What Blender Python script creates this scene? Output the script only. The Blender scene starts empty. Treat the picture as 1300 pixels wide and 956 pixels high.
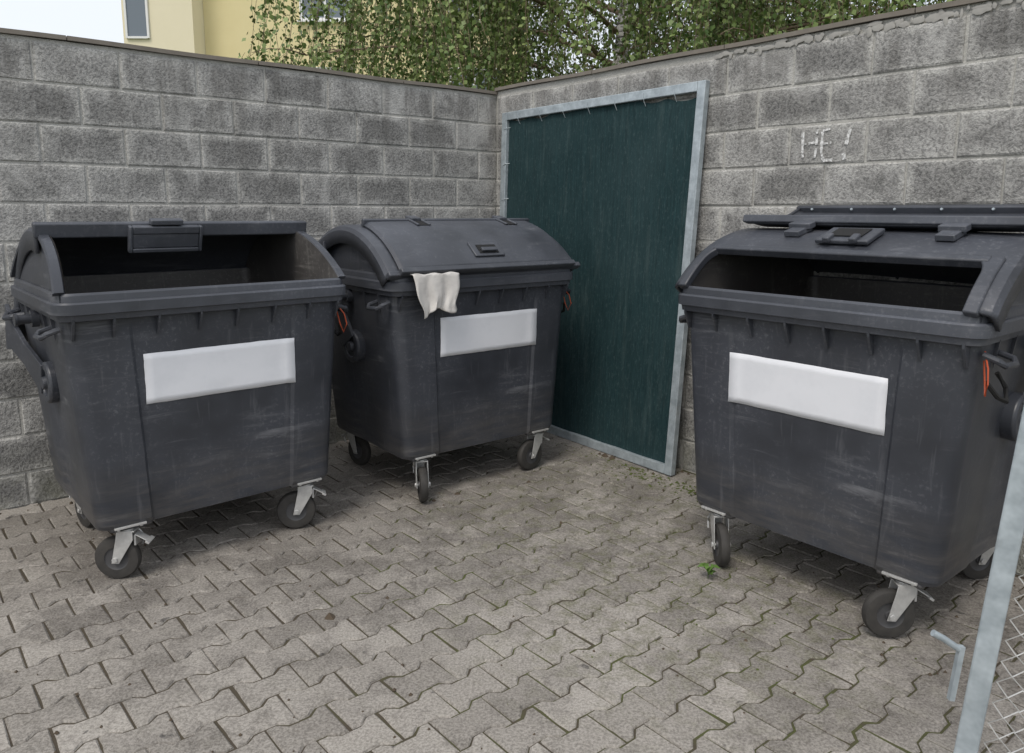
import bpy, math, random
import numpy as np
from mathutils import Matrix, Vector
random.seed(7); rng=np.random.default_rng(7)
sc=bpy.context.scene
R=math.radians
# ------------------------------------------------------------------ helpers
class MB:
    def __init__(s): s.v=[]; s.f=[]; s.M=Matrix.Identity(4)
    def add(s,vs,fs):
        o=len(s.v)
        s.v+=[tuple(s.M@Vector(p)) for p in vs]
        s.f+=[tuple(i+o for i in f) for f in fs]
    def box(s,c,d,rot=None):
        vs=[]
        for z in (-.5,.5):
            for (x,y) in ((-.5,-.5),(.5,-.5),(.5,.5),(-.5,.5)):
                p=Vector((x*d[0],y*d[1],z*d[2]))
                if rot is not None: p=rot@p
                vs.append(p+Vector(c))
        s.add(vs,[(3,2,1,0),(4,5,6,7),(0,1,5,4),(1,2,6,5),(2,3,7,6),(3,0,4,7)])
    def cyl(s,p0,p1,r0,r1=None,n=16,caps=True):
        if r1 is None: r1=r0
        p0=Vector(p0);p1=Vector(p1); d=(p1-p0).normalized()
        a=d.orthogonal().normalized(); b=d.cross(a)
        vs=[];
        for p,r in ((p0,r0),(p1,r1)):
            for i in range(n):
                t=2*math.pi*i/n; vs.append(p+a*(r*math.cos(t))+b*(r*math.sin(t)))
        fs=[(i,(i+1)%n,n+(i+1)%n,n+i) for i in range(n)]
        if caps: fs+=[tuple(range(n))[::-1],tuple(range(n,2*n))]
        s.add(vs,fs)
    def lathe(s,c,axis,prof,n=28):
        d=Vector(axis).normalized(); a=d.orthogonal().normalized(); b=d.cross(a); c=Vector(c)
        vs=[];fs=[];m=len(prof)
        for i in range(n):
            t=2*math.pi*i/n; e=a*math.cos(t)+b*math.sin(t)
            vs+=[c+e*r+d*h for r,h in prof]
        for i in range(n):
            j=(i+1)%n
            for k in range(m-1): fs.append((i*m+k,j*m+k,j*m+k+1,i*m+k+1))
        s.add(vs,fs)
    def tube(s,pts,r,n=6):
        pts=[Vector(p) for p in pts]; vs=[];fs=[]
        N=len(pts)
        for i,p in enumerate(pts):
            d=(pts[min(i+1,N-1)]-pts[max(i-1,0)]).normalized()
            ref=Vector((0,0,1)) if abs(d.z)<.95 else Vector((1,0,0))
            a=d.cross(ref).normalized(); b=d.cross(a)
            rr=r[i] if isinstance(r,(list,tuple)) else r
            for k in range(n):
                t=2*math.pi*k/n; vs.append(p+a*rr*math.cos(t)+b*rr*math.sin(t))
        for i in range(N-1):
            for k in range(n): fs.append((i*n+k,i*n+(k+1)%n,(i+1)*n+(k+1)%n,(i+1)*n+k))
        fs+=[tuple(range(n))[::-1],tuple(range((N-1)*n,N*n))]
        s.add(vs,fs)
    def loft(s,rings,cap0=False,cap1=False,closed=False):
        n=len(rings[0]); vs=[p for r in rings for p in r]; fs=[]
        m=len(rings)
        for i in range(m if closed else m-1):
            j=(i+1)%m
            for k in range(n): fs.append((i*n+k,i*n+(k+1)%n,j*n+(k+1)%n,j*n+k))
        if cap0: fs.append(tuple(range(n))[::-1])
        if cap1: fs.append(tuple(range((m-1)*n,m*n)))
        s.add(vs,fs)
    def grid(s,P,skip=None):
        m=len(P);n=len(P[0]); vs=[p for r in P for p in r]
        fs=[(i*n+j,i*n+j+1,(i+1)*n+j+1,(i+1)*n+j) for i in range(m-1) for j in range(n-1) if not(skip and skip(i,j))]
        s.add(vs,fs)
    def obj(s,name,mat,parent=None,smooth=35,bevel=0,solid=0,seg=2):
        me=bpy.data.meshes.new(name); me.from_pydata([tuple(v) for v in s.v],[],s.f); me.update()
        o=bpy.data.objects.new(name,me); sc.collection.objects.link(o)
        me.materials.append(mat)
        if parent: o.parent=parent
        if smooth:
            me.polygons.foreach_set('use_smooth',[True]*len(me.polygons)); me.set_sharp_from_angle(angle=R(smooth))
        if solid:
            m=o.modifiers.new('solid','SOLIDIFY'); m.thickness=solid; m.offset=-1
        if bevel:
            m=o.modifiers.new('bev','BEVEL'); m.width=bevel; m.segments=seg; m.limit_method='ANGLE'; m.angle_limit=R(40)
        return o
def empty(name,loc=(0,0,0),rz=0):
    e=bpy.data.objects.new(name,None); sc.collection.objects.link(e); e.location=loc; e.rotation_euler=(0,0,rz); e.empty_display_size=.2
    return e
# ------------------------------------------------------------------ materials
class Mat:
    def __init__(s,name,rough=.6,metal=0,spec=.5):
        s.m=bpy.data.materials.new(name); s.m.use_nodes=True; s.t=s.m.node_tree; s.n=s.t.nodes; s.l=s.t.links
        s.b=s.n['Principled BSDF']; s.b.inputs['Roughness'].default_value=rough; s.b.inputs['Metallic'].default_value=metal
        s.b.inputs['Specular IOR Level'].default_value=spec
        s.tc=s.n.new('ShaderNodeTexCoord')
    def sc(s,scale=(1,1,1),rot=(0,0,0),loc=(0,0,0)):
        mp=s.n.new('ShaderNodeMapping'); mp.inputs['Scale'].default_value=scale; mp.inputs['Rotation'].default_value=rot; mp.inputs['Location'].default_value=loc
        s.l.new(s.tc.outputs['Object'],mp.inputs['Vector']); return mp.outputs[0]
    def noise(s,scale,detail=3,rough=.6,vec=None,dist=0):
        n=s.n.new('ShaderNodeTexNoise'); n.inputs['Scale'].default_value=scale; n.inputs['Detail'].default_value=detail
        n.inputs['Roughness'].default_value=rough; n.inputs['Distortion'].default_value=dist
        s.l.new(vec if vec is not None else s.tc.outputs['Object'],n.inputs['Vector']); return n.outputs['Fac']
    def ramp(s,fac,a,b,c0=(0,0,0,1),c1=(1,1,1,1)):
        r=s.n.new('ShaderNodeValToRGB'); r.color_ramp.elements[0].position=a; r.color_ramp.elements[1].position=b
        r.color_ramp.elements[0].color=c0; r.color_ramp.elements[1].color=c1; s.l.new(fac,r.inputs[0]); return r.outputs[0]
    def mix(s,fac,a,b,mode='MIX'):
        m=s.n.new('ShaderNodeMix'); m.data_type='RGBA'; m.blend_type=mode
        for sock,v in ((m.inputs[0],fac),(m.inputs[6],a),(m.inputs[7],b)):
            if isinstance(v,(int,float)): sock.default_value=v
            elif isinstance(v,tuple): sock.default_value=(*v[:3],1)
            else: s.l.new(v,sock)
        return m.outputs[2]
    def math(s,op,a,b=0.,clamp=False):
        m=s.n.new('ShaderNodeMath'); m.operation=op; m.use_clamp=clamp
        for sock,v in ((m.inputs[0],a),(m.inputs[1],b)):
            if isinstance(v,(int,float)): sock.default_value=v
            else: s.l.new(v,sock)
        return m.outputs[0]
    def blobmask(s,c,rad,soft=.6):
        d=s.n.new('ShaderNodeVectorMath'); d.operation='DISTANCE'; s.l.new(s.tc.outputs['Object'],d.inputs[0]); d.inputs[1].default_value=c
        m=s.n.new('ShaderNodeMapRange'); m.inputs[1].default_value=rad; m.inputs[2].default_value=rad*(1-soft); s.l.new(d.outputs['Value'],m.inputs[0]); return m.outputs[0]
    def zrange(s,z0,z1):
        sp=s.n.new('ShaderNodeSeparateXYZ'); s.l.new(s.tc.outputs['Object'],sp.inputs[0])
        m=s.n.new('ShaderNodeMapRange'); m.inputs[1].default_value=z0; m.inputs[2].default_value=z1; s.l.new(sp.outputs['Z'],m.inputs[0]); return m.outputs[0]
    def attr(s,name):
        a=s.n.new('ShaderNodeAttribute'); a.attribute_name=name; return a.outputs['Fac']
    def col(s,c):
        if isinstance(c,tuple): s.b.inputs['Base Color'].default_value=(*c[:3],1)
        else: s.l.new(c,s.b.inputs['Base Color'])
        return s
    def bump(s,h,strength=.3,dist=.01):
        b=s.n.new('ShaderNodeBump'); b.inputs['Strength'].default_value=strength; b.inputs['Distance'].default_value=dist
        s.l.new(h,b.inputs['Height']); s.l.new(b.outputs[0],s.b.inputs['Normal']); return s
    def rough(s,v): s.l.new(v,s.b.inputs['Roughness']); return s

def plastic(name,base=(.041,.045,.055),light=(.19,.195,.21),amt=1.0,off=0.):
    M=Mat(name,.45)
    big=M.noise(2.2,3,.6)
    c=M.mix(M.ramp(big,.35,.7),tuple(b*.75 for b in base),tuple(b*1.35 for b in base))
    hs=M.noise(2.2,5,.72,M.sc((1.3,1.3,11),(0,.05,0),(off,0,0)),.5)     # horizontal rub marks
    vs=M.noise(5,3,.6,M.sc((7,7,.7),(0,0,0),(off,0,0)),.3)       # vertical runs
    spots=M.noise(2.6,3,.6,M.sc((1,1,1.3),(0,0,0),(3+off,0,0)))
    f=M.math('MULTIPLY',M.ramp(hs,.53,.70),M.ramp(spots,.48,.66))
    c=M.mix(M.math('MULTIPLY',f,.7*amt),c,light)
    c=M.mix(M.math('MULTIPLY',M.ramp(vs,.60,.82),.35*amt),c,light)
    fine=M.noise(60,2,.75)
    c=M.mix(M.math('MULTIPLY',M.math('MULTIPLY',M.ramp(fine,.55,.75),M.ramp(big,.4,.65)),.5*amt),c,light)
    dust=M.math('MULTIPLY',M.zrange(.55,.22),M.ramp(hs,.38,.6)); c=M.mix(M.math('MULTIPLY',dust,.35),c,(.15,.135,.115))
    M.col(c); M.rough(M.math('ADD',M.math('MULTIPLY',big,.35),.24)); M.bump(M.noise(30,1,.6),.12,.005)
    return M.m
m_pl=plastic('bin_plastic'); m_lid=plastic('bin_lid_plastic',(.055,.060,.072),(.19,.195,.21),.8,2.)
m_in=plastic('bin_inner_plastic',(.075,.071,.068),(.28,.27,.25),1.2,5.)
M=Mat('rubber',.75); M.col(M.mix(M.noise(20,3),(.012,.012,.012),(.065,.06,.053))); m_rub=M.m
M=Mat('zinc_steel',.42,.5); M.col(M.mix(M.noise(25,3,.7),(.36,.36,.35),(.74,.74,.72))); m_zn=M.m
M=Mat('galvanized_tube',.5,.35)
n1=M.noise(14,3,.7); c=M.mix(M.ramp(n1,.35,.7),(.30,.345,.37),(.48,.54,.57)); c=M.mix(M.ramp(M.noise(4,3,.7),.62,.8),c,(.22,.22,.21)); M.col(c); m_galv=M.m
M=Mat('white_label',.5); c=M.mix(M.ramp(M.noise(5,4,.7),.45,.8),(.74,.755,.79),(.66,.68,.715)); M.col(c); M.bump(M.noise(7,2),.2,.006); m_lab=M.m
M=Mat('hub_plastic',.5); M.col((.06,.06,.062)); m_hub=M.m
M=Mat('orange_strap',.5); M.col((.42,.07,.02)); m_or=M.m
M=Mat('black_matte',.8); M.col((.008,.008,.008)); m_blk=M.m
M=Mat('cloth',.9); M.col(M.mix(M.noise(12,4),(.50,.48,.455),(.70,.68,.65))); M.bump(M.noise(25,3,.7),.4,.01); m_cloth=M.m

# ------------------------------------------------------------------ camera (fitted)
F=984.29; pitch=.165; roll=.0035; H=1.5427
cam=bpy.data.cameras.new('camera'); co=bpy.data.objects.new('camera',cam); sc.collection.objects.link(co); sc.camera=co
f=Vector((0,math.cos(pitch),-math.sin(pitch))); u=Vector((0,math.sin(pitch),math.cos(pitch))); x=Vector((1,0,0))
X=x*math.cos(roll)+u*math.sin(roll); U=u*math.cos(roll)-x*math.sin(roll)
mat=Matrix((X,U,-f)).transposed().to_4x4(); mat.translation=(0,0,H); co.matrix_world=mat
cam.sensor_width=36; cam.lens=36*F/1300; cam.shift_y=-45/1300; cam.clip_end=2000; cam.clip_start=.05

# ------------------------------------------------------------------ walls
WY=.6943; T1=Vector((math.cos(WY),math.sin(WY),0)); N=Vector((-math.sin(WY),math.cos(WY),0)); CO=Vector((-.123,5.955,0))
DL=-T1; DR=-N
def WL(s,off,z): return CO+DL*s-N*off+Vector((0,0,z))
def WR(s,off,z): return CO+DR*s-T1*off+Vector((0,0,z))
M=Mat('concrete_block',.92,0,.25)
rnd=M.attr('rnd'); edge=M.attr('edge')
base=M.mix(rnd,(.19,.188,.182),(.40,.395,.38))
blot=M.noise(4.5,5,.68,None,.5)
c=M.mix(M.ramp(blot,.40,.60),M.mix(.62,base,(.085,.085,.083)),base)
c=M.mix(M.math('MULTIPLY',M.ramp(edge,.05,1.),M.ramp(M.noise(9,2,.7),.3,.6)),c,(.47,.465,.44))
gr=M.noise(75,2,.75); c=M.mix(M.ramp(gr,.33,.60),M.mix(.42,c,(.03,.03,.03)),M.mix(.16,c,(.7,.69,.66)))
eff=M.math('MULTIPLY',M.ramp(M.noise(3.1,4,.72,M.sc((1,1,.5)),.6),.54,.66),.55)
c=M.mix(eff,c,(.52,.515,.495))
drip=M.math('MULTIPLY',M.ramp(M.noise(3,3,.7,M.sc((3,3,.35))),.46,.62),M.zrange(1.5,2.35)); c=M.mix(M.math('MULTIPLY',drip,.45),c,(.10,.095,.087))
low=M.math('MULTIPLY',M.zrange(.35,0.),M.ramp(blot,.4,.6)); c=M.mix(M.math('MULTIPLY',low,.5),c,(.12,.125,.07))
M.col(c); M.bump(gr,.7,.01); m_block=M.m
M=Mat('mortar',.95,0,.2)
c=M.mix(M.noise(9,3,.7),(.36,.355,.33),(.60,.59,.55)); gr=M.noise(90,2,.8); c=M.mix(M.ramp(gr,.4,.7),M.mix(.25,c,(.05,.05,.05)),c)
M.col(c); M.bump(gr,.5,.01); m_mort=M.m
M=Mat('cap_slab',.85,0,.3); c=M.mix(M.noise(6,4,.7),(.12,.105,.09),(.26,.235,.20)); M.col(c); m_cap=M.m
M=Mat('mortar_smear',.95,0,.2); M.col(M.mix(M.noise(12,3,.7),(.26,.255,.24),(.42,.41,.38))); m_smear=M.m
TH=.19; WH=2.38
def make_wall(W,off0,L,cap_top,s_start):
    e=empty('concrete_block_wall')
    core=MB()
    def pbox(mb,s0,s1,o0,o1,z0,z1):
        vs=[W(s0,o0,z0),W(s1,o0,z0),W(s1,o1,z0),W(s0,o1,z0),W(s0,o0,z1),W(s1,o0,z1),W(s1,o1,z1),W(s0,o1,z1)]
        mb.add(vs,[(3,2,1,0),(4,5,6,7),(0,1,5,4),(1,2,6,5),(2,3,7,6),(3,0,4,7)])
    pbox(core,s_start,L,-TH,0,-.05,WH+cap_top-.022)
    core.obj('mortar',m_mort,e,0)
    cap=MB()
    s=s_start
    while s<L:
        s2=min(s+1.0,L)
        n=6; P=[]
        for i in range(n+1):
            ss=s+.003+(s2-s-.006)*i/n; dz=.003*math.sin(ss*5.1)+cap_top-.02+WH
            P.append([W(ss,.02,dz),W(ss,.02,dz+.022),W(ss,-TH-.02,dz+.024),W(ss,-TH-.02,dz)])
        cap.loft(P,True,True)
        s=s2
    cap.obj('cap',m_cap,e,0)
    V=[];Fc=[];rn=[];ed=[]
    for k in range(12):
        z1=WH-.2*k-.006; z0=max(z1-.188,0.0)
        so=off0+(.2 if k%2 else 0)
        s=so-.4*math.ceil(so/.4)-.0
        while s<L:
            a=s+.006; b=s+.394; s+=.4
            a=max(a,.004); b=min(b,L)
            if b-a<.03: continue
            r=random.betavariate(1.1,1.1); j=lambda q=.002: random.uniform(-q,q)
            o=len(V); pr=.006+random.uniform(-.003,.004)
            def ring(ins,off,jj):
                return [W(a+ins+j(jj),off,z0+ins+j(jj)),W(b-ins+j(jj),off,z0+ins+j(jj)),W(b-ins+j(jj),off,z1-ins+j(jj)),W(a+ins+j(jj),off,z1-ins+j(jj))]
            rings=[ring(-.002,-.004,.001),ring(0,pr-.004,.003),ring(.006,pr,.0035),ring(.045,pr+.001,.012)]
            for ri,rg in enumerate(rings):
                for p in rg: V.append(tuple(p)); ed.append((1,1,1,0)[ri]); rn.append(r)
            for ri in range(3):
                for q in range(4): Fc.append((o+ri*4+q,o+ri*4+(q+1)%4,o+ri*4+4+(q+1)%4,o+ri*4+4+q))
            Fc.append((o+12,o+13,o+14,o+15))
    me=bpy.data.meshes.new('blocks'); me.from_pydata(V,[],Fc); me.materials.append(m_block)
    for nm,dat in (('rnd',rn),('edge',ed)):
        at=me.attributes.new(nm,'FLOAT','POINT'); at.data.foreach_set('value',dat)
    ob=bpy.data.objects.new('blocks',me); sc.collection.objects.link(ob); ob.parent=e
    return e
wl=make_wall(WL,.17,5.6,.035,-TH-.0)
wr=make_wall(lambda s,o,z: WR(s,o,z),.02,5.6,.06,.003)
mb=MB()
for i in range(90):
    s=random.uniform(1.95,3.9); w=random.uniform(.015,.09); h=random.uniform(.012,.04)
    z=WH+.035-h*.5+random.uniform(-.02,.005)
    if random.random()<.3: h*=random.uniform(1.3,2.0); w*=.3; z-=h*.3
    n=9; pts=[WR(s+w*.5*math.cos(t)*random.uniform(.7,1.1),.0115,z+h*.5*math.sin(t)*random.uniform(.6,1.1)) for t in [2*math.pi*k/n for k in range(n)]]
    mb.add(pts+[WR(s,.0145,z)],[(k,(k+1)%n,n) for k in range(n)])
mb.obj('mortar_smears',m_smear,wr,60)
M=Mat('white_paint',.8); M.col(M.mix(M.ramp(M.noise(70,3,.8),.40,.54),(.34,.34,.33),(.76,.76,.75))); m_wp=M.m
mb=MB()
def stroke(pts,w=.016):
    for i in range(len(pts)-1):
        (s0,z0),(s1,z1)=pts[i],pts[i+1]; d=Vector((s1-s0,z1-z0)).normalized(); nn=Vector((-d.y,d.x))*w/2*.95
        m=5
        for q in range(m):
            if random.random()<.08: continue
            a=q/m;b=(q+1)/m; k0=random.uniform(.6,1.1);k1=random.uniform(.6,1.1)
            pa=(s0+(s1-s0)*a,z0+(z1-z0)*a); pb=(s0+(s1-s0)*b,z0+(z1-z0)*b)
            mb.add([WR(pa[0]+nn.x*k0,.0125,pa[1]+nn.y*k0),WR(pb[0]+nn.x*k1,.0125,pb[1]+nn.y*k1),WR(pb[0]-nn.x*k1,.0125,pb[1]-nn.y*k1),WR(pa[0]-nn.x*k0,.0125,pa[1]-nn.y*k0)],[(0,1,2,3)])
stroke([(2.495,1.945),(2.50,1.82)]);stroke([(2.505,1.885),(2.565,1.89)],.013);stroke([(2.57,1.95),(2.572,1.86),(2.565,1.815)])
stroke([(2.60,1.945),(2.64,1.95)],.013);stroke([(2.605,1.88),(2.65,1.885)],.012);stroke([(2.6,1.94),(2.6,1.84),(2.612,1.80),(2.66,1.80)],.018)
stroke([(2.745,1.96),(2.725,1.87)],.02);stroke([(2.715,1.83),(2.722,1.80)],.022)
o=mb.obj('paint_scrawl',m_wp,wr,0)

# ------------------------------------------------------------------ paving
M=Mat('paver_stone',.88,0,.3)
rnd=M.attr('rnd')
c=M.mix(rnd,(.225,.205,.178),(.40,.37,.328))
big=M.noise(.9,3,.65,None,.5)
c=M.mix(M.math('MULTIPLY',M.ramp(big,.42,.68),.4),c,(.16,.14,.12))
stain=M.noise(3.5,5,.8)
c=M.mix(M.math('MULTIPLY',M.ramp(stain,.50,.62),.5),c,(.13,.115,.098))
reg=M.math('ADD',M.math('ADD',M.blobmask((-1.3,3.3,0),1.4),M.blobmask((.2,4.3,0),1.3)),M.math('ADD',M.blobmask((-.2,3.7,0),1.1),M.blobmask((1.5,2.8,0),1.2)),True)
c=M.mix(M.math('MULTIPLY',M.math('MULTIPLY',reg,M.ramp(stain,.38,.58)),.55),c,(.085,.072,.06))
mreg=M.math('ADD',M.math('ADD',M.blobmask((.75,4.35,0),.8),M.blobmask((.7,3.0,0),1.1)),M.blobmask((.15,3.9,0),.8),True)
mn=M.noise(11,4,.78)
moss=M.math('MULTIPLY',M.math('ADD',M.math('MULTIPLY',mreg,.6),.06),M.ramp(mn,.48,.62))
c=M.mix(moss,c,(.13,.128,.065))
sp=M.ramp(M.noise(14,2,.5,M.sc((1,1,1),(0,0,0),(7,0,0))),.70,.74); c=M.mix(M.math('MULTIPLY',sp,.75),c,(.035,.03,.027))
gr=M.noise(110,2,.8); c=M.mix(M.ramp(gr,.36,.62),M.mix(.36,c,(.03,.03,.03)),M.mix(.13,c,(.65,.63,.6)))
M.col(c); M.bump(gr,.5,.006); m_pav=M.m
M=Mat('joint_dirt',.97,0,.1)
mreg=M.math('ADD',M.math('ADD',M.blobmask((.6,4.2,0),1.4),M.blobmask((.7,2.9,0),1.7)),M.blobmask((-.2,3.4,0),.8),True)
n2=M.noise(6,4,.75)
c=M.mix(M.math('MULTIPLY',M.math('ADD',M.math('MULTIPLY',mreg,.75),.06,True),M.ramp(n2,.42,.58)),(.075,.063,.048),(.085,.10,.035)); M.col(c); m_joint=M.m
Lp=.2; Pp=.1425; A=.0135
V=[];Fc=[];rn=[]
xs=[0,.035,.066,.134,.165,.2]
out=[(x_-.1,-Pp/2-(A if k in(0,1,4,5) else -A)) for k,x_ in enumerate(xs)]
out=out+[(-a,-b) for a,b in out]
def inset(o,d):
    n=len(o); r=[]
    for i in range(n):
        p0=Vector(o[i-1]);p=Vector(o[i]);p1=Vector(o[(i+1)%n])
        e0=(p-p0).normalized();e1=(p1-p).normalized(); n0=Vector((-e0.y,e0.x));n1=Vector((-e1.y,e1.x)); m=(n0+n1)
        m=m/max(m.length_squared/2,.3) ; r.append((p.x+m.x*d,p.y+m.y*d))
    return r
R1=inset(out,.0028); R2=inset(out,.0085); n12=12
def sink(cs,ct): return .004*math.sin(cs*1.7+ct)*math.sin(ct*2.1)
for i in range(-2,58):
    for j in range(-1,42):
        cs=j*Lp+(.1 if i%2 else 0)+.03; ct=i*Pp+.07
        if cs<.02 or ct<.02: continue
        o=len(V); r=random.betavariate(1.6,1.6); dz=random.uniform(-.0012,.002)+sink(cs,ct); tx=random.gauss(0,.008); ty=random.gauss(0,.008); rz=random.gauss(0,.014)
        jx=random.gauss(0,.0012)
        for rg,zz in ((R1,-.03),(R1,-.006),(R2,0)):
            for (a,b) in rg:
                a2=a*math.cos(rz)-b*math.sin(rz)+jx+random.gauss(0,.001); b2=a*math.sin(rz)+b*math.cos(rz)+random.gauss(0,.001)
                p=CO+DL*(cs+a2)+DR*(ct+b2); V.append((p.x,p.y,dz+zz+a*tx+b*ty)); rn.append(r)
        for q in range(2):
            for k in range(n12): Fc.append((o+q*12+k,o+q*12+12+k,o+q*12+12+(k+1)%12,o+q*12+(k+1)%12))
        Fc.append(tuple(o+24+k for k in range(12))[::-1])
pv=empty('paving')
me=bpy.data.meshes.new('paving_stones'); me.from_pydata(V,[],Fc); me.materials.append(m_pav)
at=me.attributes.new('rnd','FLOAT','POINT'); at.data.foreach_set('value',rn)
ob=bpy.data.objects.new('paving_stones',me); sc.collection.objects.link(ob); ob.parent=pv
mb=MB(); n=140
P=[[CO+DL*(8.6*i/n)+DR*(8.3*j/n)+Vector((0,0,-.0058+sink(8.6*i/n,8.3*j/n)+random.uniform(-.002,.0022))) for j in range(n+1)] for i in range(n+1)]
mb.grid(P); mb.obj('joint_fill',m_joint,pv,60)
M=Mat('grass_ground',.95,0,.1); M.col(M.mix(M.noise(3,3,.7),(.05,.08,.025),(.10,.12,.04)))
mb=MB(); S=400; mb.add([(-S,-S,-.035),(S,-S,-.035),(S,S,-.035),(-S,S,-.035)],[(0,1,2,3)]); mb.obj('ground',M.m,None,0)

# ------------------------------------------------------------------ bins
RC=(.53,.805); RR=.655
TP=.045
def tp(p): return (p[0]*(1-TP*max(0,p[1])),p[1],p[2])      # body narrows a little to the back
def rring(h,z,y0,y1,r,rec=0,k=5,cs=.35):
    p=[]
    s=h/.6
    for xx,rc in ((-h+r,0),(-.364*s,0),(-cs*s,rec),(cs*s,rec),(.364*s,0),(h-r,0)): p.append((xx,y0+rc,z))
    for i in range(1,k+1):
        t=-math.pi/2+math.pi/2*i/k; p.append((h-r+r*math.cos(t),y0+r+r*math.sin(t),z))
    for q in (.3,.36,.64,.7):
        yy=y0+r+(y1-y0-2*r)*q; p.append((h-(rec if .3<q<.7 else 0),yy,z))
    for i in range(k+1):
        t=math.pi/2*i/k; p.append((h-r+r*math.cos(t),y1-r+r*math.sin(t),z))
    for i in range(k+1):
        t=math.pi/2+math.pi/2*i/k; p.append((-h+r+r*math.cos(t),y1-r+r*math.sin(t),z))
    for q in (.7,.64,.36,.3):
        yy=y0+r+(y1-y0-2*r)*q; p.append((-h+(rec if .3<q<.7 else 0),yy,z))
    for i in range(k):
        t=math.pi+math.pi/2*i/k; p.append((-h+r+r*math.cos(t),y0+r+r*math.sin(t),z))
    return [tp(q) for q in p]
def fy(z): return .05+(1.183-z)/.927*.0216
def hx(z): return .533+(z-.256)/(1.13-.256)*.067
def yr(z): return .95+(z-.256)/(1.13-.256)*.055
def pol(a,r): return (RC[0]+r*math.sin(R(a)),RC[1]+r*math.cos(R(a)))
def shell(mb,a0,a1,Rr,xh,skirt=.1,n=26,hole=None,T=None):
    xs=[(-xh,-skirt),(-xh-.004,-.03),(-xh+.01,-.010),(-xh+.035,0),(-.56,.0),(-.555,.0),(-.3,.004),(0,.005),(.3,.004),(.555,.0),(.56,0),(xh-.035,0),(xh-.01,-.010),(xh+.004,-.03),(xh,-skirt)]
    if xh<.605: xs=[(-xh,-skirt),(-xh-.003,-.02),(-xh+.01,-.006),(-xh+.03,0),(-.3,.003),(-.1,.004),(.1,.004),(.3,.003),(xh-.03,0),(xh-.01,-.006),(xh+.003,-.02),(xh,-skirt)]
    P=[];angs=[a0+(a1-a0)*i/n for i in range(n+1)]
    for a in angs:
        row=[]
        for (xx,dr) in xs:
            y,z=pol(a,Rr+dr)
            p=tp((xx,y,z)); row.append(T(p) if T else p)
        P.append(row)
    sk=None
    if hole:
        h0,h1,hxw=hole
        sk=lambda i,j: (angs[i]>=h0-.01 and angs[i+1]<=h1+.01 and xs[j][0]>=-hxw-.001 and xs[j+1][0]<=hxw+.001)
    mb.grid(P,sk)
def strip(mb,a,da,r0,r1,x0,x1,T=None,nx=1):
    q=[pol(a,r0),pol(a,r1),pol(a+da,r1),pol(a+da,r0)]
    vs=[tp((x0,*p)) for p in q]+[tp((x1,*p)) for p in q]
    if T: vs=[T(v) for v in vs]
    mb.add(vs,[(0,1,2,3)[::-1],(4,5,6,7),(0,1,5,4),(1,2,6,5),(2,3,7,6),(3,0,4,7)])
def caster(parent,px,py,sw,idx,zt=.235):
    wr_=.094; d=Vector((math.cos(sw),math.sin(sw),0)); ax=Vector((-d.y,d.x,0)); piv=Vector((px,py,0)); c=piv-d*.048+Vector((0,0,wr_))
    mb=MB(); mb.lathe(c,ax,[(.05,-.021),(.075,-.022),(.088,-.019),(wr_,-.008),(wr_,.008),(.088,.019),(.075,.022),(.05,.021)]); mb.obj('wheel_tyre_%d'%idx,m_rub,parent,40)
    mb=MB(); mb.lathe(c,ax,[(.0,-.024),(.018,-.024),(.02,-.017),(.046,-.015),(.052,-.019),(.052,.019),(.046,.015),(.02,.017),(.018,.024),(0,.024)]); mb.obj('wheel_hub_%d'%idx,m_hub,parent,40)
    mb=MB()
    for s in (-1,1):
        o=ax*(s*.031); t=ax*(s*.002)
        pl=[c-d*.016+Vector((0,0,-.016)),c+d*.014+Vector((0,0,-.018)),Vector((piv.x,piv.y,zt-.055))+d*.03,Vector((piv.x,piv.y,zt-.02))+d*.03,Vector((piv.x,piv.y,zt-.02))-d*.035,Vector((piv.x,piv.y,zt-.05))-d*.04]
        k=len(pl); mb.add([p+o-t for p in pl]+[p+o+t for p in pl],[tuple(range(k))[::-1],tuple(range(k,2*k))]+[(i,(i+1)%k,k+(i+1)%k,k+i) for i in range(k)])
    rot=Matrix.Rotation(sw,3,'Z')
    pt=Vector((piv.x,piv.y,0))
    mb.box(pt+Vector((0,0,zt-.018)),(.075,.066,.006),rot)
    mb.cyl(pt+Vector((0,0,zt-.018)),pt+Vector((0,0,zt+.006)),.03,n=20)
    mb.box((pt.x,pt.y,zt+.01),(.125,.105,.009))
    for bx in (-.045,.045):
        for by in (-.035,.035): mb.cyl((pt.x+bx,pt.y+by,zt-.004),(pt.x+bx,pt.y+by,zt+.008),.008,n=6)
    mb.cyl(c-ax*.040,c+ax*.040,.007,n=10); mb.cyl(c-ax*.042,c-ax*.034,.012,n=6); mb.cyl(c+ax*.034,c+ax*.042,.012,n=6)
    rp=rot@Matrix.Rotation(R(32),3,'Y')
    mb.box(pt+d*.06+Vector((0,0,zt-.05)),(.06,.042,.004),rp); mb.box(pt+d*.087+Vector((0,0,zt-.068)),(.018,.062,.009),rp)
    mb.box(pt+d*.034+Vector((0,0,zt-.06)),(.008,.045,.045),rot)
    mb.tube([pt+d*.03+ax*.036+Vector((0,0,zt-.03)),pt+d*.055+ax*.036+Vector((0,0,zt-.07)),pt+d*.04+ax*.036+Vector((0,0,zt-.1))],.005,6)
    mb.obj('caster_fork_%d'%idx,m_zn,parent,30,.001)
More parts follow.
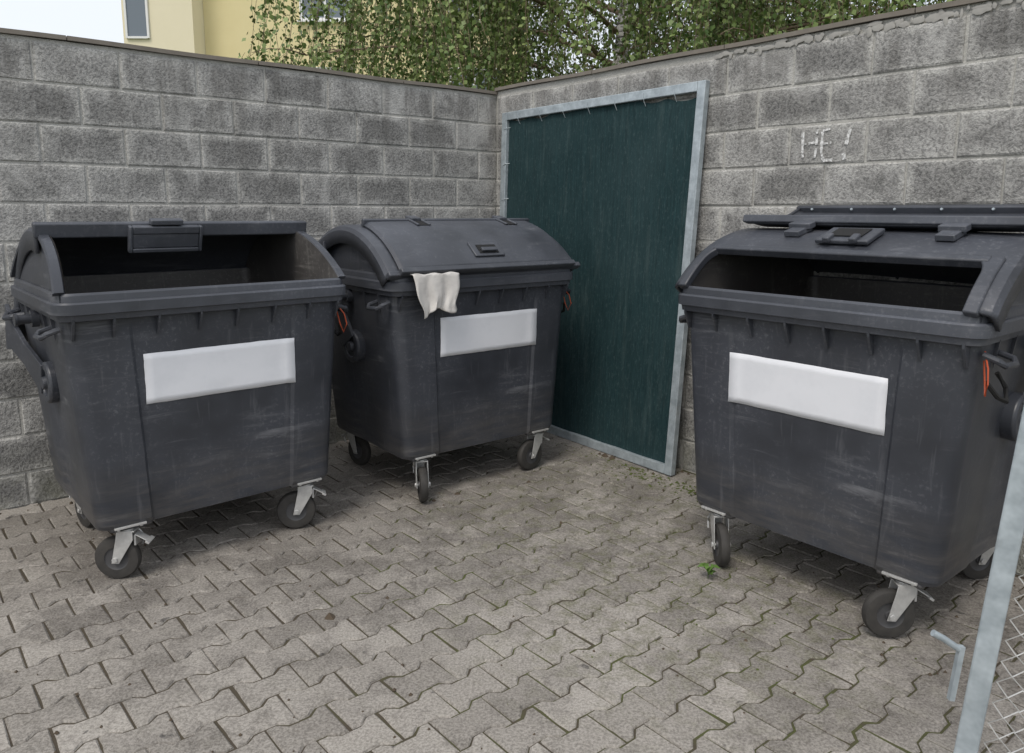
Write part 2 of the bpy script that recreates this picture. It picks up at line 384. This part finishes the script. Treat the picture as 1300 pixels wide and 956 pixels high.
def make_bin(pose,mode,lab,sws):
    e=empty('waste_container',(pose[0],pose[1],0),pose[2])
    mb=MB(); rec=.013
    o=[rring(.505,.235,.105,.945,.05,0)]
    o.append(rring(hx(.256)-.006,.243,fy(.256)+.008,yr(.256)-.006,.06,rec*.5))
    for z in (.262,.45,.65,.85,1.02,1.09,1.13): o.append(rring(hx(z),z,fy(z),yr(z),.062,rec if z<1.05 else rec*.2))
    mb.loft(o,True); mb.obj('body',m_pl,e,20)
    mb=MB(); o=[]
    for z in (1.225,.9,.6,.3): o.append(rring(hx(z)-.024,z,fy(z)+.024,yr(z)-.022,.05,0))
    mb.loft(o,False,True)
    mb.box((0,.965,1.0),(1.02,.02,.03)); mb.box((0,.955,.8),(1.0,.02,.03))
    mb.obj('body_inner',m_in,e,28)
    mb=MB(); prof=[(.592,1.118),(.612,1.124),(.616,1.146),(.629,1.15),(.63,1.19),(.624,1.197),(.614,1.198),(.611,1.222),(.603,1.231),(.590,1.229),(.583,1.218),(.578,1.12)]
    o=[rring(h,z,.63-h,1.045-(.63-h),max(.075-(.63-h),.03),0) for h,z in prof]
    mb.loft(o,closed=True); mb.obj('rim',m_lid,e,25)
    mb=MB()
    for xx in (-.565,-.42,-.25,-.08,.08,.25,.42,.565):
            y=fy(1.1); t=.0045
            vs=[(xx-t,y+.01,1.13),(xx-t,.016,1.13),(xx-t,.018,1.112),(xx-t,y-.002,1.045),(xx-t,y+.012,1.045)]
            vs+=[(xx+t,a,b) for _,a,b in vs]
            mb.add(vs,[(0,1,2,3,4),(9,8,7,6,5)]+[(i,i+5,(i+1)%5+5,(i+1)%5) for i in range(5)])
    for s in (-1,1):
        for yy in (.2,.36,.72,.88):
            h=hx(1.1); t=.005
            vs=[(s*(h-.01),yy-t,1.13),(s*(.614),yy-t,1.13),(s*(h+.002),yy-t,1.03)]; vs+=[(a,yy+t,b) for a,_,b in vs]
            mb.add([tp(v) for v in vs],[(0,1,2),(5,4,3),(0,3,4,1),(1,4,5,2),(2,5,3,0)])
    mb.obj('rim_gussets',m_pl,e,0)
    mb=MB()
    for s in (-1,1):
        for yy in (.16,.86): mb.box((s*.40,yy,.24),(.17,.16,.03))
    mb.obj('caster_mounts',m_pl,e,30,.012)
    mb=MB(); ci=MB()
    def cx(s,x_,y,z): return s*(x_-(.13*max(0,z-1.22) if mode=='rolled' else 0))*(1-TP*y)
    for s in (-1,1):
        n=22; angs=[-49+97*i/n for i in range(n+1)]
        for x_,M_ in ((.580,ci),(.603,mb)):
            P=[[(cx(s,x_,*pol(a,RR)),pol(a,RR)[0],max(pol(a,RR)[1],1.2)),tp((s*x_,pol(a,RR)[0],1.15))] for a in angs]
            M_.grid(P)
        rg=[]
        for a in angs:
            rg.append([(cx(s,xx,*pol(a,rr)),*pol(a,rr)) for xx,rr in ((.582,RR-.012),(.622,RR-.018),(.625,RR-.004),(.619,RR+.003),(.588,RR+.003),(.582,RR-.004))])
        mb.loft(rg,True,True)
    mb.obj('cheeks',m_pl,e,30); ci.obj('cheeks_inner',m_in,e,30)
    openr=40 if mode=='rolled' else 0
    mb=MB()
    for s in (-1,1):
        xb=.540 if mode=='rolled' else .555
        mb.lathe((s*xb,RC[0],RC[1]),(s,0,0),[(0,-.02),(.088,-.02),(.092,.035),(.084,.045),(.060,.046),(.056,.036),(.030,.036),(.026,.055),(0,.056)],32)
        ca=R(32+openr); q=[]
        dy,dz=math.sin(ca),math.cos(ca); py,pz=dz,-dy
        for (r,w) in ((.03,.07),(.3,.055),(.5,.075),(.6,.12)):
            q.append([(s*(xb+.03+.03*r/.6),RC[0]+dy*r+py*w*k,RC[1]+dz*r+pz*w*k) for k in (-1,1)]+[(s*(xb+.05+.03*r/.6),RC[0]+dy*r+py*w*k,RC[1]+dz*r+pz*w*k) for k in (1,-1)])
        mb.loft(q,True,True)
    mb.obj('lid_pivots',m_pl,e,30,.003)
    mb=MB()
    for s in (-1,1):
        mb.cyl((s*.58,.55,1.085),(s*.665,.55,1.085),.02,n=16); mb.cyl((s*.58,.55,1.085),(s*.61,.55,1.085),.036,n=18); mb.cyl((s*.66,.55,1.085),(s*.67,.55,1.085),.027,n=16)
        mb.tube([(s*.6,.09,1.09),(s*.645,.09,1.075),(s*.66,.11,1.06),(s*.66,.2,1.055),(s*.645,.22,1.07),(s*.59,.22,1.085)],.011,8)
        mb.tube([(s*.57,.88,1.07),(s*.62,.90,1.06),(s*.64,.95,1.05),(s*.62,1.02,1.06),(s*.55,1.04,1.08)],.013,8)
    mb.obj('trunnions_and_handles',m_pl,e,40)
    if mode=='rolled':
        mb=MB(); shell(mb,-11,82,.672,.600,.10); mb.obj('dome_lid',m_lid,e,30,0,.012)
        mb=MB(); strip(mb,-13.5,3,.640,.705,-.612,.612); mb.obj('lid_lip',m_lid,e,30,.008,0,3)
        mb=MB(); strip(mb,-16,3.0,.575,.695,-.25,-.235); strip(mb,-16,3.0,.575,.695,.055,.07); strip(mb,-16,3.0,.575,.595,-.235,.055); strip(mb,-16,3,.66,.695,-.235,.055); strip(mb,-15.5,1.5,.595,.66,-.235,.055)
        strip(mb,-16,3,.70,.725,-.16,-.02)
        mb.obj('lid_handle',m_lid,e,30,.005)
    else:
        mb=MB(); hole=(-50,-30,.56) if mode=='flap' else None
        shell(mb,-50,52,.668,.642,.10,51,hole); mb.obj('dome_lid',m_pl if mode=='flap' else m_lid,e,30,0,.014)
        mb=MB(); 
        if mode=='closed': strip(mb,-51.5,2.6,.645,.686,-.648,.648)
        strip(mb,50,2.6,.645,.686,-.648,.648); mb.obj('dome_edge',m_lid,e,30,.007,0,3)
        T=None; HA=-11
        if mode=='flap':
            hy,hz=pol(HA+1,.70); ang=R(154.5); ca,sa=math.cos(ang),math.sin(ang)
            T=lambda p:(p[0],hy+(p[1]-hy)*ca-(p[2]-hz)*sa,hz+.008+(p[1]-hy)*sa+(p[2]-hz)*ca)
            mb=MB(); strip(mb,-31.5,3,.650,.686,-.56,.56)
            for s in (-1,1):
                rg=[]
                for i in range(14):
                    a=-51+23*i/13; w=.0+.05*max(0,(i-8)/5)**2
                    rg.append([tp(v) for v in [(s*(.555-w),*pol(a,.648)),(s*.60,*pol(a,.648)),(s*.60,*pol(a,.678)),(s*(.555-w),*pol(a,.684))]])
                mb.loft(rg,True,True)
            mb.obj('opening_frame',m_pl,e,30,.006)
        mb=MB(); shell(mb,-49.5,HA,.70,.575,.035,22,None,T); mb.obj('flap_lid',m_lid,e,30,0,.012)
        mb=MB(); strip(mb,-51.5,2.4,.662,.712,-.587,.587,T)
        if mode=='flap':
            strip(mb,HA-3,4,.665,.70,-.585,.585,T)
        else: strip(mb,HA-1,2.2,.67,.712,-.585,.585)
        mb.obj('flap_lip',m_lid,e,30,.006,0,3)
        mb=MB()
        if mode=='flap':
            for k in range(6):
                xx=-.5+k/5*1.0; y,z=pol(-49,.672); p=T((xx,y,z)); mb.lathe(p,(0,-1,.25),[(0,.005),(.005,.005),(.007,0)],8)
            mb.obj('flap_screws',m_galv,e,40)
        else:
            strip(mb,-45,9,.704,.716,-.1,.1); mb.obj('flap_grip',m_lid,e,30,.005)
            mb=MB(); strip(mb,-43.5,5,.7165,.718,-.065,.065); mb.obj('grip_recess_shade',m_blk,e,0)  # flat black plate on the grip, painted shade of a hollow
            mb=MB(); strip(mb,-43,2,.718,.732,-.05,.05); mb.obj('grip_bar',m_lid,e,30,.003)
        mb=MB()
        for xx in (-.26,.36):
            if mode=='flap': strip(mb,-19,9,.675,.70,xx-.035,xx+.035); strip(mb,-14,4,.69,.715,xx-.05,xx+.05)
            else: strip(mb,-20,10,.705,.716,xx-.045,xx-.03);strip(mb,-20,10,.705,.716,xx+.03,xx+.045); strip(mb,-13,6,.69,.722,xx-.03,xx+.03)
        mb.obj('flap_hinges',m_lid,e,30,.004)
        if mode=='closed':
            mb=MB()
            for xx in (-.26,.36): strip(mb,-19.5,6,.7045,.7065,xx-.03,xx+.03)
            mb.obj('hinge_pocket_shade',m_blk,e,0)  # black plates on the flap paint the shade inside hinge pockets
        if mode=='flap':
            mb=MB(); strip(mb,-25,12,.68,.70,-.11,.11); strip(mb,-26,4,.69,.715,-.07,-.04); strip(mb,-26,4,.69,.715,.04,.07); mb.obj('flap_latch',m_lid,e,30,.006)
            mb=MB(); strip(mb,-22,7,.7005,.7025,-.07,.07); mb.obj('latch_recess_shade',m_blk,e,0)  # no hollow is cut; black plate paints its shade on the latch
    ox,oz=lab; z1=.9727+oz; z0=.7608+oz
    mb=MB(); P=[]
    for i in range(9):
        z=z0+(z1-z0)*i/8; row=[]
        for j in range(17):
            xx=-.33+.66*j/16+ox
            yb=fy(z)+rec-.0035+random.uniform(-.0007,.0007)
            if abs(xx)>.350*hx(z)/.6-.012: yb=fy(z)-.003
            row.append((xx+random.uniform(-.001,.001),yb,z+random.uniform(-.001,.001)))
        P.append(row)
    mb.grid(P); mb.obj('label',m_lab,e,60,0,.001)
    i=0
    for (xc,yc),sw in zip(((-.408,.12),(.408,.12),(-.408,.885),(.408,.885)),sws):
        caster(e,xc,yc,sw,i); i+=1
    mb=MB()
    mb.tube([(.60,.10,1.10),(.625,.07,1.05),(.632,.06,1.0),(.622,.075,.96),(.612,.09,1.0),(.60,.10,1.07)],.003,6)
    mb.obj('orange_strap',m_or,e,40)
    mb=MB(); mb.tube([(.612,.10,1.0),(.64,.13,.95),(.65,.18,.93),(.63,.22,.97),(.61,.19,1.02)],.008,6); mb.obj('lock_cable',m_blk,e,40)
    return e
b1=make_bin((-1.236,3.282,.735),'rolled',(.020,-.010),(R(-38),R(-25),R(100),R(60)))
b2=make_bin((-.098,4.201,.682),'closed',(.023,.017),(R(65),R(5),R(100),R(60)))
b3=make_bin((1.088,2.891,-.901),'flap',(-.018,-.007),(R(141),R(48),R(100),R(60)))

# cloth on bin 2
mb=MB(); P=[]
m_,n_=26,22
for i in range(m_+1):
    t=i/m_; row=[]
    for j in range(n_+1):
        q=j/n_; xx=-.54+.29*q+(.06*t*(1-q))-.01*t*q
        Lt=t*(.235-.02*q+.02*math.sin(q*8+1))
        if Lt<.03: y=.012-Lt*1.3; z=1.232+.004*math.sin(q*17)
        else:
            d=Lt-.03; y=-.028-.012*math.sin(q*15+t*2)*min(1,d*9)-.007*math.sin(q*33+t*3)*min(1,d*6); z=1.232-d
        row.append((xx+.012*math.sin(t*9+q*4)*t,y,z))
    P.append(row)
mb.grid(P)
cl=mb.obj('cloth_rag',m_cloth,None,60,0,.003); cl.location=(-.098,4.201,0); cl.rotation_euler=(0,0,.682)

# ------------------------------------------------------------------ shade-net panel
M=Mat('shade_net',.85,0,.25)
wv=M.noise(5,4,.7,M.sc((22,22,.7)),.2)
c=M.mix(M.ramp(wv,.32,.7),(.006,.021,.024),(.017,.047,.052))
big=M.noise(1.3,4,.7); c=M.mix(M.math('MULTIPLY',M.ramp(big,.42,.72),.5),c,(.032,.06,.064))
st=M.ramp(M.noise(3,3,.7,M.sc((5,5,.5),(0,0,0),(4,0,0))),.55,.75); c=M.mix(M.math('MULTIPLY',st,.4),c,(.06,.09,.09))
spk=M.noise(80,2,.8,M.sc((1,1,.45))); c=M.mix(M.math('MULTIPLY',M.ramp(spk,.54,.70),.2),c,(.10,.145,.15))
M.col(c); M.bump(spk,.4,.004); m_net=M.m
pn=empty('shade_net_panel')
BL=WR(.10,.075,.004); BR=WR(1.885,.165,.004); TL=WR(.13,.03,2.25); TR=WR(1.915,.03,2.265)
nn=((BR-BL).cross(TL-BL)).normalized()
if nn.y>0: nn=-nn
def PP(a,b,off=0): return (BL*(1-a)+BR*a)*(1-b)+(TL*(1-a)+TR*a)*b+nn*off
mb=MB()
def bar(a0,a1,b0,b1):
    vs=[PP(a0,b0,-.02),PP(a1,b0,-.02),PP(a1,b1,-.02),PP(a0,b1,-.02),PP(a0,b0,.02),PP(a1,b0,.02),PP(a1,b1,.02),PP(a0,b1,.02)]
    mb.add(vs,[(3,2,1,0),(4,5,6,7),(0,1,5,4),(1,2,6,5),(2,3,7,6),(3,0,4,7)])
wa=.055/1.79; wb=.055/2.26
bar(0,wa,0,1);bar(1-wa,1,0,1);bar(wa+.001,1-wa-.001,0,wb);bar(wa+.001,1-wa-.001,1-wb,1)
mb.obj('frame',m_galv,pn,0,.004)
mb=MB(); P=[]
for i in range(61):
    row=[]
    for j in range(61):
        a=j/60;b=i/60
        bb=wb*.9+(1-wb*.75-wb*.9-.010*abs(math.sin(a*math.pi*7))-.004*math.sin(a*9)-.014*max(0,a-.7)*3)*b
        aa=wa*.7+(1-1.4*wa-.004*abs(math.sin(b*math.pi*8)))*a
        row.append(PP(aa,bb,-.004+.014*math.sin(math.pi*a)*math.sin(math.pi*b)*math.sin(a*5+b*3)+.003*math.sin(a*31+math.sin(b*5))+random.uniform(-.0006,.0006)))
    P.append(row)
mb.grid(P); mb.obj('net',m_net,pn,60)
mb=MB()
for k in range(9):
    b=.05+k*.112; a=wa*.8; mb.tube([PP(a-.3*wa,b,.021),PP(a+.3*wa,b+.004,.022),PP(a+.6*wa,b+.006,.0)],.0025,5)
for k in range(7):
    a=.1+k*.13; mb.tube([PP(a,1-wb*.3,.021),PP(a+.003,1-wb*1.05,.021),PP(a+.004,1-wb*1.7,.0)],.002,5)
mb.obj('ties',m_galv,pn,40)

# ------------------------------------------------------------------ gate with chain-link at right
gt=empty('chain_link_gate')
g0=Vector((.992,1.60,.0)); up=Vector((.085,0,1)).normalized(); gd=Vector((.80,-.60,0)).normalized()
def GP(a,z): return g0+gd*a+up*z
mb=MB()
def gbar(p0,p1,w,side,dep):
    pr=(p1-p0).normalized(); a=side*w/2; b=pr.cross(side).normalized()*dep/2
    vs=[p0-a-b,p0+a-b,p0+a+b,p0-a+b,p1-a-b,p1+a-b,p1+a+b,p1-a+b]
    mb.add(vs,[(3,2,1,0),(4,5,6,7),(0,1,5,4),(1,2,6,5),(2,3,7,6),(3,0,4,7)])
gbar(GP(.02,.06),GP(.02,1.98),.045,gd,.04)
gbar(GP(1.25,.06),GP(1.25,1.98),.045,gd,.04)
gbar(GP(.046,.09),GP(1.224,.09),.045,up,.038); gbar(GP(.046,1.95),GP(1.224,1.95),.045,up,.038)
mb.obj('gate_frame',m_galv,gt,0,.004)
mb=MB(); ps=.05; nr=int(1.78/ps*2)
gn=gd.cross(up).normalized()
k=0; a=.05
while a<1.2:
    for ph in (0,1):
        pts=[GP(a+(ps*.5 if (i+ph)%2 else 0),.12+i*ps/2)+gn*(.003 if (i+k)%2 else -.003) for i in range(nr)]
        mb.tube(pts,.0019,4); a+=ps/2
    k+=1
mb.obj('wire_mesh',m_zn,gt,0)
mb=MB(); mb.tube([(.925,1.572,.636),(.95,1.572,.622),(.985,1.572,.598)],.0075,10); mb.box((.985,1.572,.54),(.012,.012,.13),Matrix.Rotation(R(5),3,'Y'))
mb.obj('latch_rod',m_galv,gt,40)

# ------------------------------------------------------------------ building
M=Mat('yellow_render',.9,0,.2); M.col(M.mix(M.noise(2,3),(.68,.59,.33),(.75,.66,.39))); m_y=M.m
M=Mat('cream_render',.9,0,.2); M.col(M.mix(M.noise(2,3),(.73,.67,.48),(.79,.72,.54))); m_cr=M.m
M=Mat('window_glass',.08,0,.8); M.col((.12,.15,.18)); m_gl=M.m
M=Mat('window_frame',.5); M.col((.75,.75,.74)); m_wf=M.m
bd=empty('apartment_building',(0,0,0),0)
walls=MB(); walls.box((-4.55,30.1,6),(9.9,10,12)); walls.obj('walls',m_y,bd,0)
wing=MB(); wing.box((-10.55,29.0,6),(2.09,9.5,12)); wing.obj('stair_wing',m_cr,bd,0)
fr=MB();gl=MB()
for k in range(4):
    z=1.5+2.95*k-.05
    for xx in (-5.75,-1.2):
        gl.box((xx,25.095,z+.75),(1.5,.03,1.5))
        for dx,w,h,dz in ((-.74,.08,1.56,.75),(.74,.08,1.56,.75),(0,.07,1.44,.75)): fr.box((xx+dx,25.06,z+dz),(w,.06,h))
        fr.box((xx,25.06,z),(1.4,.06,.08)); fr.box((xx,25.06,z+1.5),(1.4,.06,.08)); fr.box((xx,25.03,z-.07),(1.7,.16,.05))
    gl.box((-11.15,24.235,z+.1),(.6,.03,1.6))
    for dx in (-.32,.32): fr.box((-11.15+dx,24.21,z+.1),(.06,.06,1.7))
    fr.box((-11.15,24.21,z+.93),(.58,.06,.06)); fr.box((-11.15,24.21,z-.73),(.58,.06,.06))
gl.obj('window_panes',m_gl,bd,0); fr.obj('window_frames',m_wf,bd,0)
rf=MB(); rf.box((-4.55,30.1,12.1),(10.3,10.5,.2)); rf.box((-10.6,29,12.1),(2.4,9.9,.22)); rf.obj('roof_edge',m_cap,bd,0)

# ------------------------------------------------------------------ birch trees
M=Mat('birch_leaf',.5,0,.35); M.col(M.mix(M.attr('rnd'),(.06,.11,.024),(.22,.28,.09))); m_leaf=M.m
M=Mat('birch_bark',.8); M.col(M.mix(M.ramp(M.noise(4,3,.7,M.sc((1,1,5))),.5,.6),(.62,.6,.56),(.06,.055,.05))); m_bark=M.m
M=Mat('twig',.8); M.col((.16,.115,.075)); m_twig=M.m
def birch(base,height,rad,zmin,nstr,seed,leaf=.05):
    rg=np.random.default_rng(seed); e=empty('birch_tree',base)
    tk=MB(); top=Vector((.3,.1,height*.92))
    tk.tube([(0,0,-.1),(.03,.02,1.5),(-.04,.05,3.2),(.1,0,5.),top],[.16,.13,.10,.07,.02],10); tk.obj('trunk',m_bark,e,60)
    lm=MB(); starts=[]
    nl=40
    for i in range(nl):
        h=2.4+(height-3.0)*(i/nl)**1.15; az=i*2.4+rg.uniform(-.3,.3); ln=rad*math.sqrt(max(.08,1-((h-height*.38)/(height*.64))**2))*rg.uniform(.8,1.1)
        p=Vector((.0+.05*math.sin(h),.03,h)); pts=[p]; d=Vector((math.cos(az),math.sin(az),.55))
        for k in range(1,9):
            t=k/8; q=p+Vector((d.x*ln*t,d.y*ln*t,ln*(.55*t-.42*t*t)))+Vector((rg.normal(0,.05),rg.normal(0,.05),rg.normal(0,.04))); pts.append(q)
        lm.tube(pts,[.03*(1-k/9)+.005 for k in range(9)],6)
        for k in range(2,9):
            for r_ in range(2):
                sp=pts[k]; a2=az+rg.choice([-1,1])*rg.uniform(.5,1.3); l2=rg.uniform(.4,1.1)
                sub=[sp+Vector((math.cos(a2)*l2*t,math.sin(a2)*l2*t,l2*(.25*t-.35*t*t))) for t in (0,.35,.7,1)]
                lm.tube(sub,[.010,.007,.005,.003],4)
                starts+=[(s_p,(math.cos(a2),math.sin(a2))) for s_p in sub[1:]]
    lm.obj('limbs',m_twig,e,60)
    LV=[];RV=[];tw=MB();
    low=[s for s in starts if s[0].z<6.0]
    for i in range(nstr):
        pool=low if rg.random()<.8 else starts
        sp,(ax,ay)=pool[rg.integers(len(pool))]; p=Vector(sp)+Vector((rg.normal(0,.15),rg.normal(0,.15),rg.normal(0,.08)))
        ln=rg.uniform(.6,2.1); ln=min(ln,max(.3,p.z-zmin-rg.uniform(0,.6)))
        sway=rg.uniform(.1,.45); pts=[]
        w1,w2=rg.uniform(0,6,2); tone=rg.beta(1.5,1.5)
        for k in range(6):
            t=k/5; pts.append(p+Vector((ax*sway*(t**.6)+.04*math.sin(w1+t*5),ay*sway*(t**.6)+.04*math.sin(w2+t*5),-ln*t)))
        tw.tube(pts,.0025,3)
        nlv=int(ln/.028)
        for k in range(nlv):
            t=(k+rg.random())/nlv*5; a=int(min(t,4.99)); fr_=t-a; q=pts[a].lerp(pts[a+1],fr_)
            LV.append((q.x+rg.normal(0,.03),q.y+rg.normal(0,.03),q.z+rg.normal(0,.02))); RV.append(min(1,max(0,tone+rg.normal(0,.2))))
    tw.obj('hanging_twigs',m_twig,e,0)
    C=np.array(LV); n=len(C)
    L_=leaf*rg.uniform(.65,1.25,n)
    d=np.stack([rg.normal(0,.6,n),rg.normal(0,.6,n),-np.abs(rg.normal(.7,.4,n))],1); d/=np.linalg.norm(d,axis=1)[:,None]
    r2=rg.normal(0,1,(n,3)); s=np.cross(d,r2); s/=np.linalg.norm(s,axis=1)[:,None]
    W_=L_*.4
    V=np.empty((n,4,3)); V[:,0]=C; V[:,1]=C+d*L_[:,None]*.4+s*W_[:,None]; V[:,2]=C+d*L_[:,None]; V[:,3]=C+d*L_[:,None]*.4-s*W_[:,None]
    me=bpy.data.meshes.new('leaves'); me.vertices.add(4*n); me.vertices.foreach_set('co',V.reshape(-1)); me.loops.add(4*n); me.loops.foreach_set('vertex_index',np.arange(4*n,dtype=np.int32))
    me.polygons.add(n); me.polygons.foreach_set('loop_start',np.arange(0,4*n,4,dtype=np.int32)); me.update(calc_edges=True); me.validate()
    at=me.attributes.new('rnd','FLOAT','FACE'); at.data.foreach_set('value',np.array(RV,dtype=np.float32)); me.materials.append(m_leaf)
    ob=bpy.data.objects.new('leaves',me); sc.collection.objects.link(ob); ob.parent=e
    return n
n1=birch((1.4,10.4,0),8.5,4.0,2.3,2500,3,.052)
n2=birch((5.8,12.3,0),9.5,4.2,2.5,1600,5,.06)
print('leaves',n1,n2)

# ------------------------------------------------------------------ small stuff
M=Mat('dirt_crumb',.95); M.col(M.mix(M.noise(12),(.03,.022,.015),(.12,.09,.06)))
mb=MB()
def blob(x,y,r,h):
    n=7; a0=random.uniform(0,6); ring=[(x+r*random.uniform(.6,1.2)*math.cos(a0+2*math.pi*k/n),y+r*random.uniform(.6,1.2)*math.sin(a0+2*math.pi*k/n),-.002) for k in range(n)]
    mb.add(ring+[(x,y,h)],[(k,(k+1)%n,n) for k in range(n)])
for i in range(600):
    s=random.uniform(.1,4.5); t=random.uniform(.1,4.5); p=CO+DL*s+DR*t; r=random.choice([.003,.004,.006,.008]); blob(p.x,p.y,r,r*.8)
for i in range(160):
    s=random.uniform(.1,4.5); o_=abs(random.gauss(0,.08))+.02
    p=WR(s,o_,0) if i%2 else WL(s,o_,0); r=random.choice([.005,.008,.012]); blob(p.x,p.y,r,r)
for (px_,py_,r) in ((-.70,2.77,.03),(-.5,2.92,.016),(.60,4.78,.035),(.64,4.74,.03),(.57,4.82,.02),(-.42,4.0,.015),(.25,3.7,.015),(-.3,4.1,.018),(.1,4.3,.014)): blob(px_,py_,r,r*.7)
mb.obj('ground_debris',M.m,None,40)
M=Mat('moss',.95,0,.1); M.col(M.mix(M.noise(40),(.05,.07,.02),(.12,.14,.045))); mb=MB()
for i in range(420):
    s=random.uniform(.7,2.3) ; o_=.2+abs(random.gauss(0,.10)); p=WR(s,o_,0); r=random.uniform(.004,.012); blob(p.x,p.y,r,.004)
for i in range(200):
    a=random.uniform(0,6.28); q=abs(random.gauss(0,.5)); r=random.uniform(.003,.007); blob(.7+q*math.cos(a),3.1+q*math.sin(a),r,.003)
mb.obj('moss_patches',M.m,None,60)
M=Mat('weed_leaf',.6); M.col((.09,.17,.03)); mb=MB()
wx,wy=.84,3.1
for k in range(9):
    a=k*2.4; l=random.uniform(.03,.06); z=random.uniform(.02,.07); d=Vector((math.cos(a),math.sin(a),0)); s=Vector((-d.y,d.x,0))*l*.3; b=Vector((wx,wy,z*.5)); 
    mb.tube([(wx,wy,0),b],.0015,4); mb.add([b,b+d*l*.5+s+Vector((0,0,z*.6)),b+d*l+Vector((0,0,z*.5)),b+d*l*.5-s+Vector((0,0,z*.6))],[(0,1,2,3)])
mb.obj('weed_plant',M.m,None,0)

# ------------------------------------------------------------------ light: thin bright overcast
w=bpy.data.worlds.new('World'); sc.world=w; w.use_nodes=True; nt=w.node_tree
sky=nt.nodes.new('ShaderNodeTexSky'); sky.sky_type='NISHITA'; sky.sun_disc=False; sky.sun_elevation=R(55); sky.air_density=1.0; sky.dust_density=5; sky.ozone_density=1
az=R(205); sky.sun_rotation=az
mx=nt.nodes.new('ShaderNodeMix'); mx.data_type='RGBA'; mx.inputs[0].default_value=.72; mx.inputs[7].default_value=(8.2,8.5,9.0,1)
nt.links.new(sky.outputs[0],mx.inputs[6])
bg=nt.nodes['Background']; bg.inputs[1].default_value=.142; nt.links.new(mx.outputs[2],bg.inputs[0])
sl=bpy.data.lights.new('sun','SUN'); sl.energy=1.45; sl.angle=R(18); sl.color=(1,.95,.88); so=bpy.data.objects.new('sun',sl); sc.collection.objects.link(so)
el=R(55); dv=Vector((math.sin(az)*math.cos(el),math.cos(az)*math.cos(el),math.sin(el))); so.rotation_euler=dv.to_track_quat('Z','Y').to_euler()
sc.view_settings.view_transform='Standard'; sc.view_settings.look='None'; sc.view_settings.exposure=0
